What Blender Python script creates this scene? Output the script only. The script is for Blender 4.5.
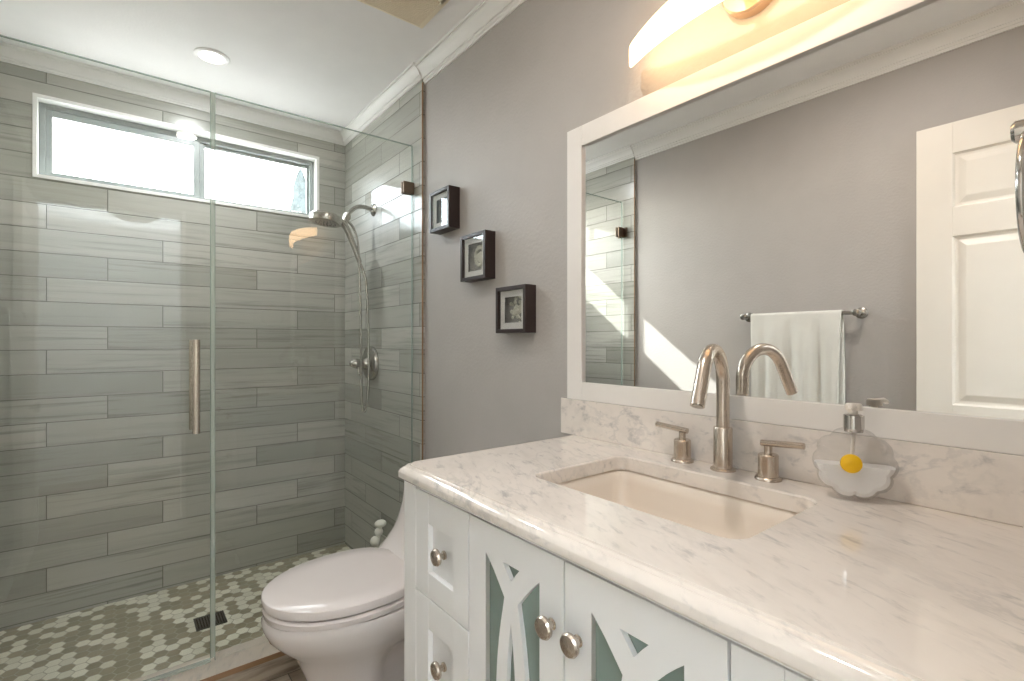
import bpy, bmesh, math, random
from mathutils import Vector, Matrix
random.seed(7)
S = bpy.context.scene
C = S.collection
PI = math.pi
for o in list(bpy.data.objects):
    bpy.data.objects.remove(o, do_unlink=True)

# ------------------------------------------------------------------ camera
YAW = math.radians(38.41)
cd = bpy.data.cameras.new('camera')
cam = bpy.data.objects.new('camera', cd); C.objects.link(cam)
cam.location = (0, 0, 1.18); cam.rotation_euler = (PI/2, 0, -YAW)
cd.sensor_width = 36; cd.lens = 36*497/1024; cd.shift_y = 0.001; cd.clip_start = .01
S.camera = cam
# ------------------------------------------------------------------ world / exposure
S.view_settings.view_transform = 'Standard'; S.view_settings.look = 'None'
S.view_settings.gamma = 1; S.view_settings.use_curve_mapping = False
S.view_settings.exposure = 0.70
S.cycles.use_denoising = True
S.cycles.max_bounces = 14; S.cycles.diffuse_bounces = 6; S.cycles.glossy_bounces = 6
S.cycles.transmission_bounces = 8; S.cycles.transparent_max_bounces = 16
S.cycles.sample_clamp_indirect = 6; S.cycles.caustics_reflective = False; S.cycles.caustics_refractive = False
w = bpy.data.worlds.new('world'); S.world = w; w.use_nodes = True
wn = w.node_tree; wn.nodes.clear()
sky = wn.nodes.new('ShaderNodeTexSky'); sky.sky_type = 'NISHITA'; sky.sun_disc = False
sky.sun_elevation = math.radians(32); sky.sun_rotation = math.radians(36); sky.air_density = 1.0; sky.dust_density = 3.0
hs = wn.nodes.new('ShaderNodeHueSaturation'); hs.inputs['Saturation'].default_value = .35
bg = wn.nodes.new('ShaderNodeBackground'); bg.inputs[1].default_value = 1.8
wo = wn.nodes.new('ShaderNodeOutputWorld')
wn.links.new(sky.outputs[0], hs.inputs['Color']); wn.links.new(hs.outputs[0], bg.inputs[0]); wn.links.new(bg.outputs[0], wo.inputs[0])

SUN = 8.0; HALL_FILL = 275.0; CAN_A = 4.5; CAN_B = 5.0; SCONCE = 6.2
def light(name, kind, loc, energy, color, **kw):
    d = bpy.data.lights.new(name, kind); d.energy = energy; d.color = color
    o = bpy.data.objects.new(name, d); C.objects.link(o); o.location = loc
    for k, v in kw.items(): setattr(d, k, v)
    return o
sd = Vector((-1, -1.4, -1.09)).normalized()
sun = light('sun', 'SUN', (3, 6, 6), SUN, (1, .975, .945), angle=math.radians(.6))
sun.rotation_euler = sd.to_track_quat('-Z', 'Y').to_euler()
portal = light('window_portal', 'AREA', (.3, 3.0, 2.03), 1, (1, 1, 1), shape='RECTANGLE', size=1.2, size_y=.4)
portal.rotation_euler = (-PI/2, 0, 0)
portal.data.cycles.is_portal = True

# ------------------------------------------------------------------ materials
def lin(c):
    return tuple(((v/255)/12.92 if v/255 <= .04045 else ((v/255+.055)/1.055)**2.4) for v in c) + (1,)
class NT:
    def __init__(s, name):
        s.m = bpy.data.materials.new(name); s.m.use_nodes = True; s.t = s.m.node_tree; s.t.nodes.clear()
        s.out = s.n('ShaderNodeOutputMaterial')
    def n(s, t, **kw):
        x = s.t.nodes.new(t)
        for k, v in kw.items(): setattr(x, k, v)
        return x
    def l(s, a, b): s.t.links.new(a, b)
    def put(s, inp, v):
        if isinstance(v, (int, float)): inp.default_value = v
        elif isinstance(v, tuple): inp.default_value = v
        else: s.l(v, inp)
    def math(s, op, a, b=0.0, c=None):
        x = s.n('ShaderNodeMath', operation=op); s.put(x.inputs[0], a); s.put(x.inputs[1], b)
        if c is not None: s.put(x.inputs[2], c)
        return x.outputs[0]
    def vm(s, op, a, b=(0, 0, 0)):
        x = s.n('ShaderNodeVectorMath', operation=op); s.put(x.inputs[0], a); s.put(x.inputs[1], b)
        return x.outputs['Value'] if op in ('DOT_PRODUCT', 'LENGTH') else x.outputs[0]
    def mix(s, f, a, b):
        x = s.n('ShaderNodeMix', data_type='RGBA'); s.put(x.inputs[0], f); s.put(x.inputs[6], a); s.put(x.inputs[7], b)
        return x.outputs[2]
    def noise(s, v, scale, detail=3, rough=.5, dist=0):
        x = s.n('ShaderNodeTexNoise'); s.l(v, x.inputs['Vector']); x.inputs['Scale'].default_value = scale
        x.inputs['Detail'].default_value = detail; x.inputs['Roughness'].default_value = rough; x.inputs['Distortion'].default_value = dist
        return x.outputs[0]
    def ramp(s, f, lo, hi, a=0.0, b=1.0, smooth=True):
        x = s.n('ShaderNodeMapRange', interpolation_type='SMOOTHSTEP' if smooth else 'LINEAR')
        s.put(x.inputs[0], f); s.put(x.inputs[1], lo); s.put(x.inputs[2], hi); s.put(x.inputs[3], a); s.put(x.inputs[4], b)
        return x.outputs[0]
    def coord(s): return s.n('ShaderNodeTexCoord').outputs['Object']
    def world(s): return s.n('ShaderNodeNewGeometry').outputs['Position']
    def xyz(s, v):
        x = s.n('ShaderNodeSeparateXYZ'); s.l(v, x.inputs[0]); return x.outputs
    def comb(s, x, y, z):
        c = s.n('ShaderNodeCombineXYZ'); s.put(c.inputs[0], x); s.put(c.inputs[1], y); s.put(c.inputs[2], z); return c.outputs[0]
    def white(s, v):
        x = s.n('ShaderNodeTexWhiteNoise', noise_dimensions='3D'); s.l(v, x.inputs[0]); return x.outputs[0]
    def bump(s, h, dist, strength=1.0):
        b = s.n('ShaderNodeBump'); b.inputs['Distance'].default_value = dist; b.inputs['Strength'].default_value = strength
        s.l(h, b.inputs['Height']); return b.outputs[0]
    def bsdf(s, col, rough=.5, metal=0.0, normal=None, **kw):
        p = s.n('ShaderNodeBsdfPrincipled'); s.put(p.inputs['Base Color'], col); s.put(p.inputs['Roughness'], rough); s.put(p.inputs['Metallic'], metal)
        if normal is not None: s.l(normal, p.inputs['Normal'])
        for k, v in kw.items(): s.put(p.inputs[k.replace('_', ' ')], v)
        s.l(p.outputs[0], s.out.inputs[0]); return p
M = {}
def simple(name, rgb, rough=.5, metal=0.0, bump=None, var=.04, **kw):
    """plain surface with faint mottling and optional fine bump (scale, distance)"""
    t = NT(name); v = t.coord()
    f = t.ramp(t.noise(v, 9, 3), .3, .7)
    c = lin(rgb); c2 = tuple(x*(1-var) for x in c[:3]) + (1,)
    nm = None
    if bump: nm = t.bump(t.noise(v, bump[0], 2), bump[1])
    t.bsdf(t.mix(f, c, c2), rough, metal, nm, **kw); M[name] = t.m; return t.m

simple('wall_paint', (180, 176, 172), .55, bump=(95, .0012), var=.03)
simple('ceiling_paint', (244, 244, 244), .75, bump=(120, .0006), var=.02)
simple('trim_white', (240, 240, 238), .35, var=.02)
simple('vanity_white', (248, 249, 250), .35, var=.02)
simple('mirror_frame_white', (236, 233, 229), .4, var=.03)
simple('door_white', (232, 226, 216), .4, var=.02)
simple('vinyl', (150, 158, 157), .35, var=.02)
simple('porcelain', (226, 220, 218), .06, var=.01, Coat_Weight=.6, Coat_Roughness=.03)
simple('sink_porcelain', (236, 226, 214), .12, var=.01)
simple('toilet_plastic', (226, 219, 217), .15, var=.01)
simple('chrome', (205, 203, 200), .12, 1.0, var=.05)
simple('bronze_edge', (150, 118, 88), .4, .3, var=.1)
simple('clip_metal', (120, 105, 92), .3, 1.0, var=.1)
simple('espresso_wood', (48, 36, 34), .38, var=.3)
simple('mat_board', (226, 226, 222), .8)
simple('art_ground', (150, 150, 146), .85, var=.15)
simple('art_relief', (206, 206, 190), .8, var=.25)
simple('cabinet_insert', (128, 144, 137), .28, var=.1)
simple('cabinet_gap', (120, 112, 106), .6)
simple('towel', (228, 228, 222), .95, bump=(260, .002), var=.06)
simple('yellow_plastic', (240, 190, 10), .35, var=.04)
simple('pump_white', (238, 232, 224), .3)
simple('soap', (250, 249, 248), .35, var=.01)
simple('vent_beige', (248, 240, 218), .5, var=.05)
simple('dark_slot', (52, 46, 40), .8)
simple('drain_metal', (88, 92, 84), .35, .8, var=.25)
simple('brush_white', (226, 228, 218), .3)
simple('cypress_leaf', (120, 128, 126), .9, bump=(12, .1), var=.35)
simple('bark', (90, 72, 58), .9, var=.3)
simple('hall_paint', (238, 237, 234), .6)
simple('hall_floor', (150, 135, 118), .5, var=.1)
simple('ground', (214, 212, 206), .9, var=.2)
simple('rubber', (40, 40, 40), .7)

def brushed(name, rgb, rough):
    t = NT(name); v = t.coord()
    st = t.vm('MULTIPLY', v, (2600., 2600., 60.))
    f = t.noise(st, 1.0, 1)
    t.bsdf(t.mix(f, lin(rgb), tuple(x*.93 for x in lin(rgb)[:3])+(1,)), t.ramp(f, .2, .8, rough-.02, rough+.03), 1.0)
    M[name] = t.m
brushed('brushed_nickel', (205, 194, 182), .25)
simple('satin_plate', (214, 190, 164), .42, .8, var=.03)
brushed('shower_nickel', (176, 174, 168), .24)

def tile_mat(name, axis, joint0, row0, step):
    """wood-look strip tile: courses of .102 m, tiles .603 m, third-offset joints; axis = wall's horizontal axis"""
    t = NT(name); p = t.xyz(t.world()); h = p[axis]; z = p[2]
    H, L = .102, .603
    r = t.math('DIVIDE', t.math('SUBTRACT', z, .022), H); row = t.math('FLOOR', r); fr = t.math('SUBTRACT', r, row)
    k3 = t.math('MODULO', t.math('ADD', t.math('SUBTRACT', row, row0), 30.), 3.)
    c = t.math('DIVIDE', t.math('SUBTRACT', t.math('SUBTRACT', h, joint0), t.math('MULTIPLY', k3, step)), L)
    col = t.math('FLOOR', c); fc = t.math('SUBTRACT', c, col)
    ez = t.math('MULTIPLY', t.math('MINIMUM', fr, t.math('SUBTRACT', 1., fr)), H)
    ex = t.math('MULTIPLY', t.math('MINIMUM', fc, t.math('SUBTRACT', 1., fc)), L)
    e = t.math('MINIMUM', ez, ex)
    tile = t.ramp(e, .0008, .0022)
    idv = t.comb(row, col, 3.7 + axis)
    rnd = t.white(idv); rnd2 = t.white(t.vm('ADD', idv, (11.3, 5.1, 2.2)))
    off = t.math('MULTIPLY', rnd2, 40.)
    sv = t.comb(t.math('ADD', t.math('MULTIPLY', h, 2.2), off), t.math('MULTIPLY', z, 55.), off)
    s1 = t.noise(sv, 1.0, 4, .6, .35)
    sv2 = t.comb(t.math('ADD', t.math('MULTIPLY', h, 1.1), off), t.math('MULTIPLY', z, 17.), off)
    s2 = t.noise(sv2, 1.0, 3, .55, .6)
    base = t.mix(rnd, lin((162, 163, 155)), lin((184, 183, 176)))
    streak = t.mix(t.math('MULTIPLY', t.ramp(s1, .48, .72), t.ramp(rnd2, .1, .9, .35, .9)), base, lin((132, 134, 125)))
    streak = t.mix(t.math('MULTIPLY', t.ramp(s2, .5, .75), .45), streak, lin((148, 150, 141)))
    colr = t.mix(tile, lin((104, 104, 96)), streak)
    rough = t.math('MAXIMUM', t.ramp(rnd, 0., 1., .22, .42), t.ramp(tile, 0., 1., .8, 0.))
    if axis == 1:      # one glossier tile high on the wall by the window
        m1 = t.math('COMPARE', row, 18., .2); m2 = t.math('COMPARE', col, -1., .2)
        g = t.math('MULTIPLY', t.math('MULTIPLY', m1, m2), tile)
        rough = t.math('ADD', t.math('MULTIPLY', rough, t.math('SUBTRACT', 1., g)), t.math('MULTIPLY', g, .04))
    b = t.bump(t.math('ADD', tile, t.math('MULTIPLY', s1, .08)), .0012)
    t.bsdf(colr, rough, 0., b); M[name] = t.m
tile_mat('tile_back', 0, -.036, -1, .2015)
tile_mat('tile_side', 1, 2.145, 19, .203)

def hex_mat():
    t = NT('hex_mosaic'); p = t.xyz(t.world()); k = 1/.0445
    a_ = t.comb(t.math('MULTIPLY', t.math('ADD', p[1], 5.), k), t.math('MULTIPLY', t.math('ADD', p[0], 5.), k), 0.)
    R3 = (1., 1.7320508, 1.)
    a = t.vm('SUBTRACT', t.vm('MODULO', a_, R3), (.5, .8660254, 0.))
    b = t.vm('SUBTRACT', t.vm('MODULO', t.vm('SUBTRACT', a_, (.5, .8660254, 0.)), R3), (.5, .8660254, 0.))
    sel = t.math('LESS_THAN', t.vm('DOT_PRODUCT', a, a), t.vm('DOT_PRODUCT', b, b))
    mx = t.n('ShaderNodeMix', data_type='VECTOR'); t.l(sel, mx.inputs[0]); t.l(b, mx.inputs[4]); t.l(a, mx.inputs[5]); g = mx.outputs[1]
    idv = t.vm('SUBTRACT', a_, g)
    idr = t.vm('FLOOR', t.vm('MULTIPLY', t.vm('ADD', idv, (.1, .1, 0.)), (2., 1.1547, 1.)))
    ag = t.vm('ABSOLUTE', g); gx = t.xyz(ag)
    d = t.math('MAXIMUM', gx[0], t.vm('DOT_PRODUCT', ag, (.5, .8660254, 0.)))
    m = t.ramp(d, .455, .475, 1., 0.)
    rnd = t.white(idr); rnd2 = t.white(t.vm('ADD', idr, (3.3, 7.7, 1.)))
    nz = t.noise(t.world(), 30, 3)
    wcol = t.mix(rnd2, lin((238, 236, 220)), lin((218, 216, 199)))
    tcol = t.mix(rnd2, lin((160, 150, 126)), lin((138, 134, 110)))
    tcol = t.mix(t.math('MULTIPLY', nz, .5), tcol, lin((170, 164, 140)))
    c = t.mix(t.math('LESS_THAN', rnd, .45), tcol, wcol)
    c = t.mix(m, lin((176, 172, 154)), c)
    t.bsdf(c, .35, 0., t.bump(m, .0008)); M['hex_mosaic'] = t.m
hex_mat()

def marble(name, base, rough=.09):
    t = NT(name); v = t.world()
    p = t.xyz(v); cs, sn = math.cos(.42), math.sin(.42)
    a = t.math('SUBTRACT', t.math('MULTIPLY', p[0], cs), t.math('MULTIPLY', p[1], sn)); bb = t.math('ADD', t.math('MULTIPLY', p[0], sn), t.math('MULTIPLY', p[1], cs))
    r = t.comb(t.math('MULTIPLY', a, 3.2), bb, t.math('MULTIPLY', p[2], 2.4))
    n1 = t.noise(r, 6, 5, .6, .35); n2 = t.noise(v, 3.1, 3, .5); n3 = t.noise(r, 17, 5, .62, .3); n4 = t.noise(r, 7, 4, .6, .2)
    v1 = t.ramp(t.math('ABSOLUTE', t.math('SUBTRACT', n1, .52)), .0, .045, 1., 0.)
    v1 = t.math('MULTIPLY', v1, t.ramp(n2, .40, .7))
    v3 = t.math('MULTIPLY', t.ramp(n3, .53, .74), t.ramp(n2, .3, .6, .45, 1.))
    c = t.mix(t.math('MULTIPLY', t.ramp(n4, .42, .75), .4), lin(base), lin(tuple(x-28 for x in base)))
    c = t.mix(t.math('MULTIPLY', v1, .3), c, lin((160, 160, 162)))
    c = t.mix(t.math('MULTIPLY', v3, .62), c, lin((158, 157, 158)))
    t.bsdf(c, rough, 0., None, Coat_Weight=.3, Coat_Roughness=.03); M[name] = t.m
marble('marble', (234, 227, 220))
marble('sill_stone', (214, 203, 190), .3)

def plank(name):
    t = NT(name); p = t.xyz(t.world())
    r = t.math('DIVIDE', t.math('ADD', p[1], 3.04), .15); row = t.math('FLOOR', r); fr = t.math('SUBTRACT', r, row)
    c = t.math('DIVIDE', t.math('ADD', p[0], t.math('MULTIPLY', t.white(t.comb(row, 0., 0.)), .9)), .9); col = t.math('FLOOR', c); fc = t.math('SUBTRACT', c, col)
    e = t.math('MINIMUM', t.math('MULTIPLY', t.math('MINIMUM', fr, t.math('SUBTRACT', 1., fr)), .15), t.math('MULTIPLY', t.math('MINIMUM', fc, t.math('SUBTRACT', 1., fc)), .9))
    tile = t.ramp(e, .001, .0025)
    rnd = t.white(t.comb(row, col, 1.))
    s = t.noise(t.comb(t.math('ADD', t.math('MULTIPLY', p[0], 3.), t.math('MULTIPLY', rnd, 30.)), t.math('MULTIPLY', p[1], 28.), t.math('MULTIPLY', p[2], 28.)), 1., 5, .6, .8)
    base = t.mix(rnd, lin((150, 134, 116)), lin((190, 178, 160)))
    cc = t.mix(t.ramp(s, .42, .7), base, lin((112, 100, 88)))
    cc = t.mix(tile, lin((90, 82, 74)), cc)
    t.bsdf(cc, .4, 0., t.bump(tile, .001)); M[name] = t.m
plank('floor_plank')

def glass(name, tint, spec=1.0):
    t = NT(name)
    tr = t.n('ShaderNodeBsdfTransparent'); tr.inputs[0].default_value = tint
    gl = t.n('ShaderNodeBsdfGlossy'); gl.inputs['Roughness'].default_value = 0.0; gl.inputs[0].default_value = (1, 1, 1, 1)
    ge = t.n('ShaderNodeNewGeometry')      # Schlick reflectance, the same on both faces of the sheet
    cs = t.math('ABSOLUTE', t.vm('DOT_PRODUCT', ge.outputs['Normal'], ge.outputs['Incoming']))
    fr = t.math('ADD', .04, t.math('MULTIPLY', .9, t.math('POWER', t.math('SUBTRACT', 1., cs), 5.)))
    mx = t.n('ShaderNodeMixShader'); t.l(t.math('MULTIPLY', fr, spec), mx.inputs[0]); t.l(tr.outputs[0], mx.inputs[1]); t.l(gl.outputs[0], mx.inputs[2])
    t.l(mx.outputs[0], t.out.inputs[0]); M[name] = t.m
glass('shower_glass', (.978, .987, .982, 1), .9)
t = NT('glass_edge'); tr = t.n('ShaderNodeBsdfTransparent'); tr.inputs[0].default_value = (.84, .9, .87, 1)
df = t.n('ShaderNodeBsdfDiffuse'); df.inputs[0].default_value = lin((196, 212, 204)); mx = t.n('ShaderNodeMixShader'); mx.inputs[0].default_value = .35
t.l(tr.outputs[0], mx.inputs[1]); t.l(df.outputs[0], mx.inputs[2]); t.l(mx.outputs[0], t.out.inputs[0]); M['glass_edge'] = t.m
glass('window_glass', (.97, .985, .98, 1))
glass('picture_glass', (.97, .97, .97, 1), 1.3)
t = NT('mirror_silver'); g_ = t.n('ShaderNodeBsdfGlossy'); g_.inputs[0].default_value = (.93, .935, .93, 1); g_.inputs['Roughness'].default_value = 0.0
t.l(g_.outputs[0], t.out.inputs[0]); M['mirror_silver'] = t.m
t = NT('clear_plastic'); tr = t.n('ShaderNodeBsdfTransparent'); tr.inputs[0].default_value = (.975, .975, .975, 1)
gl = t.n('ShaderNodeBsdfGlossy'); gl.inputs['Roughness'].default_value = .06
df = t.n('ShaderNodeBsdfDiffuse'); df.inputs[0].default_value = lin((225, 222, 220))
lw = t.n('ShaderNodeLayerWeight'); lw.inputs[0].default_value = .35
m1 = t.n('ShaderNodeMixShader'); m1.inputs[0].default_value = .04; t.l(tr.outputs[0], m1.inputs[1]); t.l(df.outputs[0], m1.inputs[2])
m2 = t.n('ShaderNodeMixShader'); t.l(t.math('MULTIPLY', lw.outputs[0], .28), m2.inputs[0]); t.l(m1.outputs[0], m2.inputs[1]); t.l(gl.outputs[0], m2.inputs[2])
t.l(m2.outputs[0], t.out.inputs[0]); M['clear_plastic'] = t.m
t = NT('seal'); tr = t.n('ShaderNodeBsdfTransparent'); tr.inputs[0].default_value = (.9, .94, .92, 1)
df = t.n('ShaderNodeBsdfDiffuse'); df.inputs[0].default_value = lin((214, 222, 216)); mx = t.n('ShaderNodeMixShader'); mx.inputs[0].default_value = .4
t.l(tr.outputs[0], mx.inputs[1]); t.l(df.outputs[0], mx.inputs[2]); t.l(mx.outputs[0], t.out.inputs[0]); M['seal'] = t.m
def emis(name, rgb, st):
    t = NT(name); e = t.n('ShaderNodeEmission'); e.inputs[0].default_value = rgb + (1,); e.inputs[1].default_value = st
    t.l(e.outputs[0], t.out.inputs[0]); M[name] = t.m
emis('sconce_glow', (1, .62, .31), SCONCE)
emis('can_glow', (1, .95, .88), 2.0)

# ------------------------------------------------------------------ geometry helpers
ORG = {}
class MB:
    def __init__(s): s.b = bmesh.new()
    def add(s, vs, fs):
        v = [s.b.verts.new(p) for p in vs]
        for f in fs:
            try: s.b.faces.new([v[i] for i in f])
            except ValueError: pass
        return v
    def box(s, x0, x1, y0, y1, z0, z1, bev=0, seg=2):
        x0, x1 = sorted((x0, x1)); y0, y1 = sorted((y0, y1)); z0, z1 = sorted((z0, z1))
        t = bmesh.new()
        bmesh.ops.create_cube(t, size=1)
        for v in t.verts: v.co = Vector((x0+(v.co.x+.5)*(x1-x0), y0+(v.co.y+.5)*(y1-y0), z0+(v.co.z+.5)*(z1-z0)))
        if bev: bmesh.ops.bevel(t, geom=list(t.edges), offset=bev, segments=seg, profile=.5, affect='EDGES')
        s.merge(t); return s
    def merge(s, t):
        me = bpy.data.meshes.new('tmp'); t.to_mesh(me); t.free(); s.b.from_mesh(me); bpy.data.meshes.remove(me)
    def loft(s, rings, cap=True, closed=True):
        n = len(rings[0]); vs = [s.b.verts.new(p) for r in rings for p in r]
        for i in range(len(rings)-1):
            for j in range(n if closed else n-1):
                k = (j+1) % n
                s.b.faces.new((vs[i*n+j], vs[i*n+k], vs[(i+1)*n+k], vs[(i+1)*n+j]))
        if cap and closed:
            s.b.faces.new(vs[:n][::-1]); s.b.faces.new(vs[-n:])
        return s
    def tube(s, pts, r, n=14, cap=True):
        pts = [Vector(p) for p in pts]; rs = r if isinstance(r, (list, tuple)) else [r]*len(pts)
        t0 = (pts[1]-pts[0]).normalized(); up = Vector((0, 0, 1)) if abs(t0.z) < .9 else Vector((1, 0, 0))
        u = t0.cross(up).normalized(); rings = []
        for i, p in enumerate(pts):
            a = pts[max(i-1, 0)]; b = pts[min(i+1, len(pts)-1)]; t = (b-a).normalized()
            u = (u - t*u.dot(t)).normalized(); v = t.cross(u)
            rings.append([p + (u*math.cos(2*PI*k/n)+v*math.sin(2*PI*k/n))*rs[i] for k in range(n)])
        return s.loft(rings, cap)
    def lathe(s, o, axis, prof, n=32):
        """prof = [(distance along axis, radius)]"""
        o = Vector(o); a = Vector(axis).normalized(); up = Vector((0, 0, 1)) if abs(a.z) < .9 else Vector((1, 0, 0))
        u = a.cross(up).normalized(); v = a.cross(u)
        return s.loft([[o+a*d+(u*math.cos(2*PI*k/n)+v*math.sin(2*PI*k/n))*max(r, 1e-5) for k in range(n)] for d, r in prof])
    def ball(s, o, r, sc=(1, 1, 1), sub=3):
        t = bmesh.new(); bmesh.ops.create_icosphere(t, subdivisions=sub, radius=1)
        for v in t.verts: v.co = Vector((o[0]+v.co.x*r*sc[0], o[1]+v.co.y*r*sc[1], o[2]+v.co.z*r*sc[2]))
        s.merge(t); return s
    def prism(s, poly, fn, d0, d1):
        """polygon of 2D points mapped by fn(p, depth)"""
        return s.loft([[fn(p, d0) for p in poly], [fn(p, d1) for p in poly]])
    def build(s, name, mat, parent=None, loc=None, smooth=None, **kw):
        bmesh.ops.recalc_face_normals(s.b, faces=list(s.b.faces))
        if parent is not None: org = ORG[parent]
        else: org = Vector(loc if loc is not None else (0, 0, 0))
        for v in s.b.verts: v.co = v.co - org
        me = bpy.data.meshes.new(name); s.b.to_mesh(me); s.b.free()
        if smooth is not None:
            for p in me.polygons: p.use_smooth = True
            me.set_sharp_from_angle(angle=math.radians(smooth))
        me.materials.append(mat)
        o = bpy.data.objects.new(name, me); C.objects.link(o); ORG[o] = org
        if parent is not None: o.parent = parent
        else: o.location = org
        return o
def tag(o, label, cat, group=None):
    o['label'] = label; o['category'] = cat
    if group: o['group'] = group
    return o
def thing(name, loc, label, cat, group=None):
    o = bpy.data.objects.new(name, None); C.objects.link(o); o.location = loc; o.empty_display_size = .05; ORG[o] = Vector(loc)
    return tag(o, label, cat, group)
def struct(o): o['kind'] = 'structure'; return o
def bez(p0, p1, p2, p3, n=16):
    p0, p1, p2, p3 = map(Vector, (p0, p1, p2, p3))
    return [p0*(1-t)**3+p1*3*t*(1-t)**2+p2*3*t*t*(1-t)+p3*t**3 for t in [i/n for i in range(n+1)]]
def smooth_path(pts, n=8):
    P = [Vector(p) for p in pts]; out = []
    for i in range(len(P)-1):
        a = P[max(i-1, 0)]; b = P[i]; c = P[i+1]; d = P[min(i+2, len(P)-1)]
        for k in range(n):
            t = k/n
            out.append(.5*((2*b)+(c-a)*t+(2*a-5*b+4*c-d)*t*t+(3*b-a-3*c+d)*t**3))
    out.append(P[-1]); return out

# ------------------------------------------------------------------ room dimensions
WR, WL = 1.045, -.42            # painted side walls
TR, TL, TB = 1.03, -.405, 2.856  # tiled faces in the shower
YT = 1.926                       # where the tile starts
CE, FL, SF = 2.372, -.02, .01    # ceiling, floor, shower floor
YE = -.01                        # face of the doorway wall
GY = 2.01                        # shower glass plane
OX0, OX1, OZ0, OZ1 = -.277, .883, 1.866, 2.213   # window opening

struct(MB().box(WR, WR+.1, YE-.12, TB+.11, FL-.05, CE).build('wall_right', M['wall_paint']))
struct(MB().box(WL-.1, WL, YE-.12, TB+.11, FL-.05, CE).build('wall_left', M['wall_paint']))
struct(MB().box(WL-.1, WR+.1, YE-.12, TB+.11, CE, CE+.06).build('ceiling', M['ceiling_paint']))
struct(MB().box(WL-.1, WR+.1, YE-.12, YT+.03, FL-.05, FL).build('floor', M['floor_plank']))
b = MB(); B1 = TB+.11
b.box(WL, OX0, TB, B1, FL-.05, CE); b.box(OX1, WR, TB, B1, FL-.05, CE); b.box(OX0, OX1, TB, B1, FL-.05, OZ0); b.box(OX0, OX1, TB, B1, OZ1, CE)
struct(b.build('wall_back', M['tile_back']))
struct(MB().box(TR, WR, YT, TB, SF-.03, CE).build('wall_right_tiled', M['tile_side']))
struct(MB().box(WL, TL, YT, TB, SF-.03, CE).build('wall_left_tiled', M['tile_side']))
struct(MB().box(TL, TR, YT+.12, TB, SF-.03, SF).build('floor_shower', M['hex_mosaic']))
# doorway wall behind the camera, with the opening the picture was taken through
b = MB(); b.box(.36, WR, YE-.12, YE, FL, CE); b.box(WL, -.398, YE-.12, YE, FL, CE); b.box(-.398, .36, YE-.12, YE, 2.04, CE)
struct(b.build('wall_front', M['wall_paint']))
b = MB(); b.box(.34, .36, YE-.13, YE+.012, FL, 2.06); b.box(-.398, -.378, YE-.13, YE-.03, FL, 2.06); b.box(-.378, .34, YE-.13, YE-.03, 2.03, 2.06)
struct(b.build('trim_doorway', M['trim_white']))
# hallway outside the door
b = MB(); b.box(-1.2, 1.6, -1.72, -1.62, FL, 2.42); b.box(-1.3, -1.2, -1.72, YE-.12, FL, 2.42); b.box(1.6, 1.7, -1.72, YE-.12, FL, 2.42)
b.box(-1.2, WL-.1, YE-.13, YE-.12, FL, 2.42); b.box(WR+.1, 1.6, YE-.13, YE-.12, FL, 2.42)
struct(b.build('wall_hall', M['hall_paint']))
struct(MB().box(-1.3, 1.7, -1.72, YE-.12, FL-.05, FL).build('floor_hall', M['hall_floor']))
struct(MB().box(-1.3, 1.7, -1.72, YE-.12, 2.42, 2.48).build('ceiling_hall', M['ceiling_paint']))
# shower curb with stone cap and bronze edge strip
b = MB(); b.box(TL, TR, YT, 2.055, FL, .05)
o = struct(b.build('trim_curb', M['floor_plank']))
c = MB(); c.box(TL, TR, YT-.006, 2.062, .05, .064, .002).build('stone_cap', M['sill_stone'], o)
MB().box(TL, TR, YT-.008, YT-.0062, .046, .0645).build('edge_strip', M['bronze_edge'], o)
b = MB(); b.box(TR-.001, TR+.005, YT-.003, YT-.0003, .064, 2.30)
struct(b.build('trim_right_tile_edge', M['bronze_edge']))
b = MB(); b.box(TL-.005, TL+.001, YT-.003, YT-.0003, .064, 2.30)
struct(b.build('trim_left_tile_edge', M['bronze_edge']))

# crown moulding: profile points (out from wall, below ceiling)
def crown(name, path, prof, side):
    P = [Vector((p[0], p[1])) for p in path]; rings = []
    for i, p in enumerate(P):
        ns = []
        for a, bb in ((i-1, i), (i, i+1)):
            if a >= 0 and bb < len(P):
                d = (P[bb]-P[a]).normalized(); ns.append(Vector((-d.y, d.x))*side)
        n = ns[0] if len(ns) == 1 else (ns[0]+ns[1])/(1+ns[0].dot(ns[1]))
        rings.append([(p.x+n.x*q, p.y+n.y*q, CE-dz) for q, dz in prof])
    return struct(MB().loft(rings).build(name, M['trim_white'], smooth=25))
def cprof(p, d):
    k = [(0, 0), (1, 0), (1, .13), (.86, .13), (.86, .2), (.78, .25), (.62, .34), (.46, .48), (.36, .64), (.33, .72), (.22, .72), (.22, .84), (.13, .88), (.13, 1), (0, 1)]
    return [(a*p, bb*d) for a, bb in k]
crown('trim_crown_room', [(WR, YT-.002), (WR, YE), (WL, YE), (WL, YT-.002)], cprof(.048, .078), -1)
crown('trim_crown_shower', [(TL, YT-.004), (TL, TB), (TR, TB), (TR, YT-.004)], cprof(.044, .060), -1)
# baseboards
b = MB(); b.box(WR-.013, WR, 1.05, YT-.01, FL, .085, .003); struct(b.build('baseboard_right', M['trim_white']))
b = MB(); b.box(WL, WL+.013, .0, YT-.01, FL, .085, .003); struct(b.build('baseboard_left', M['trim_white']))

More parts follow.
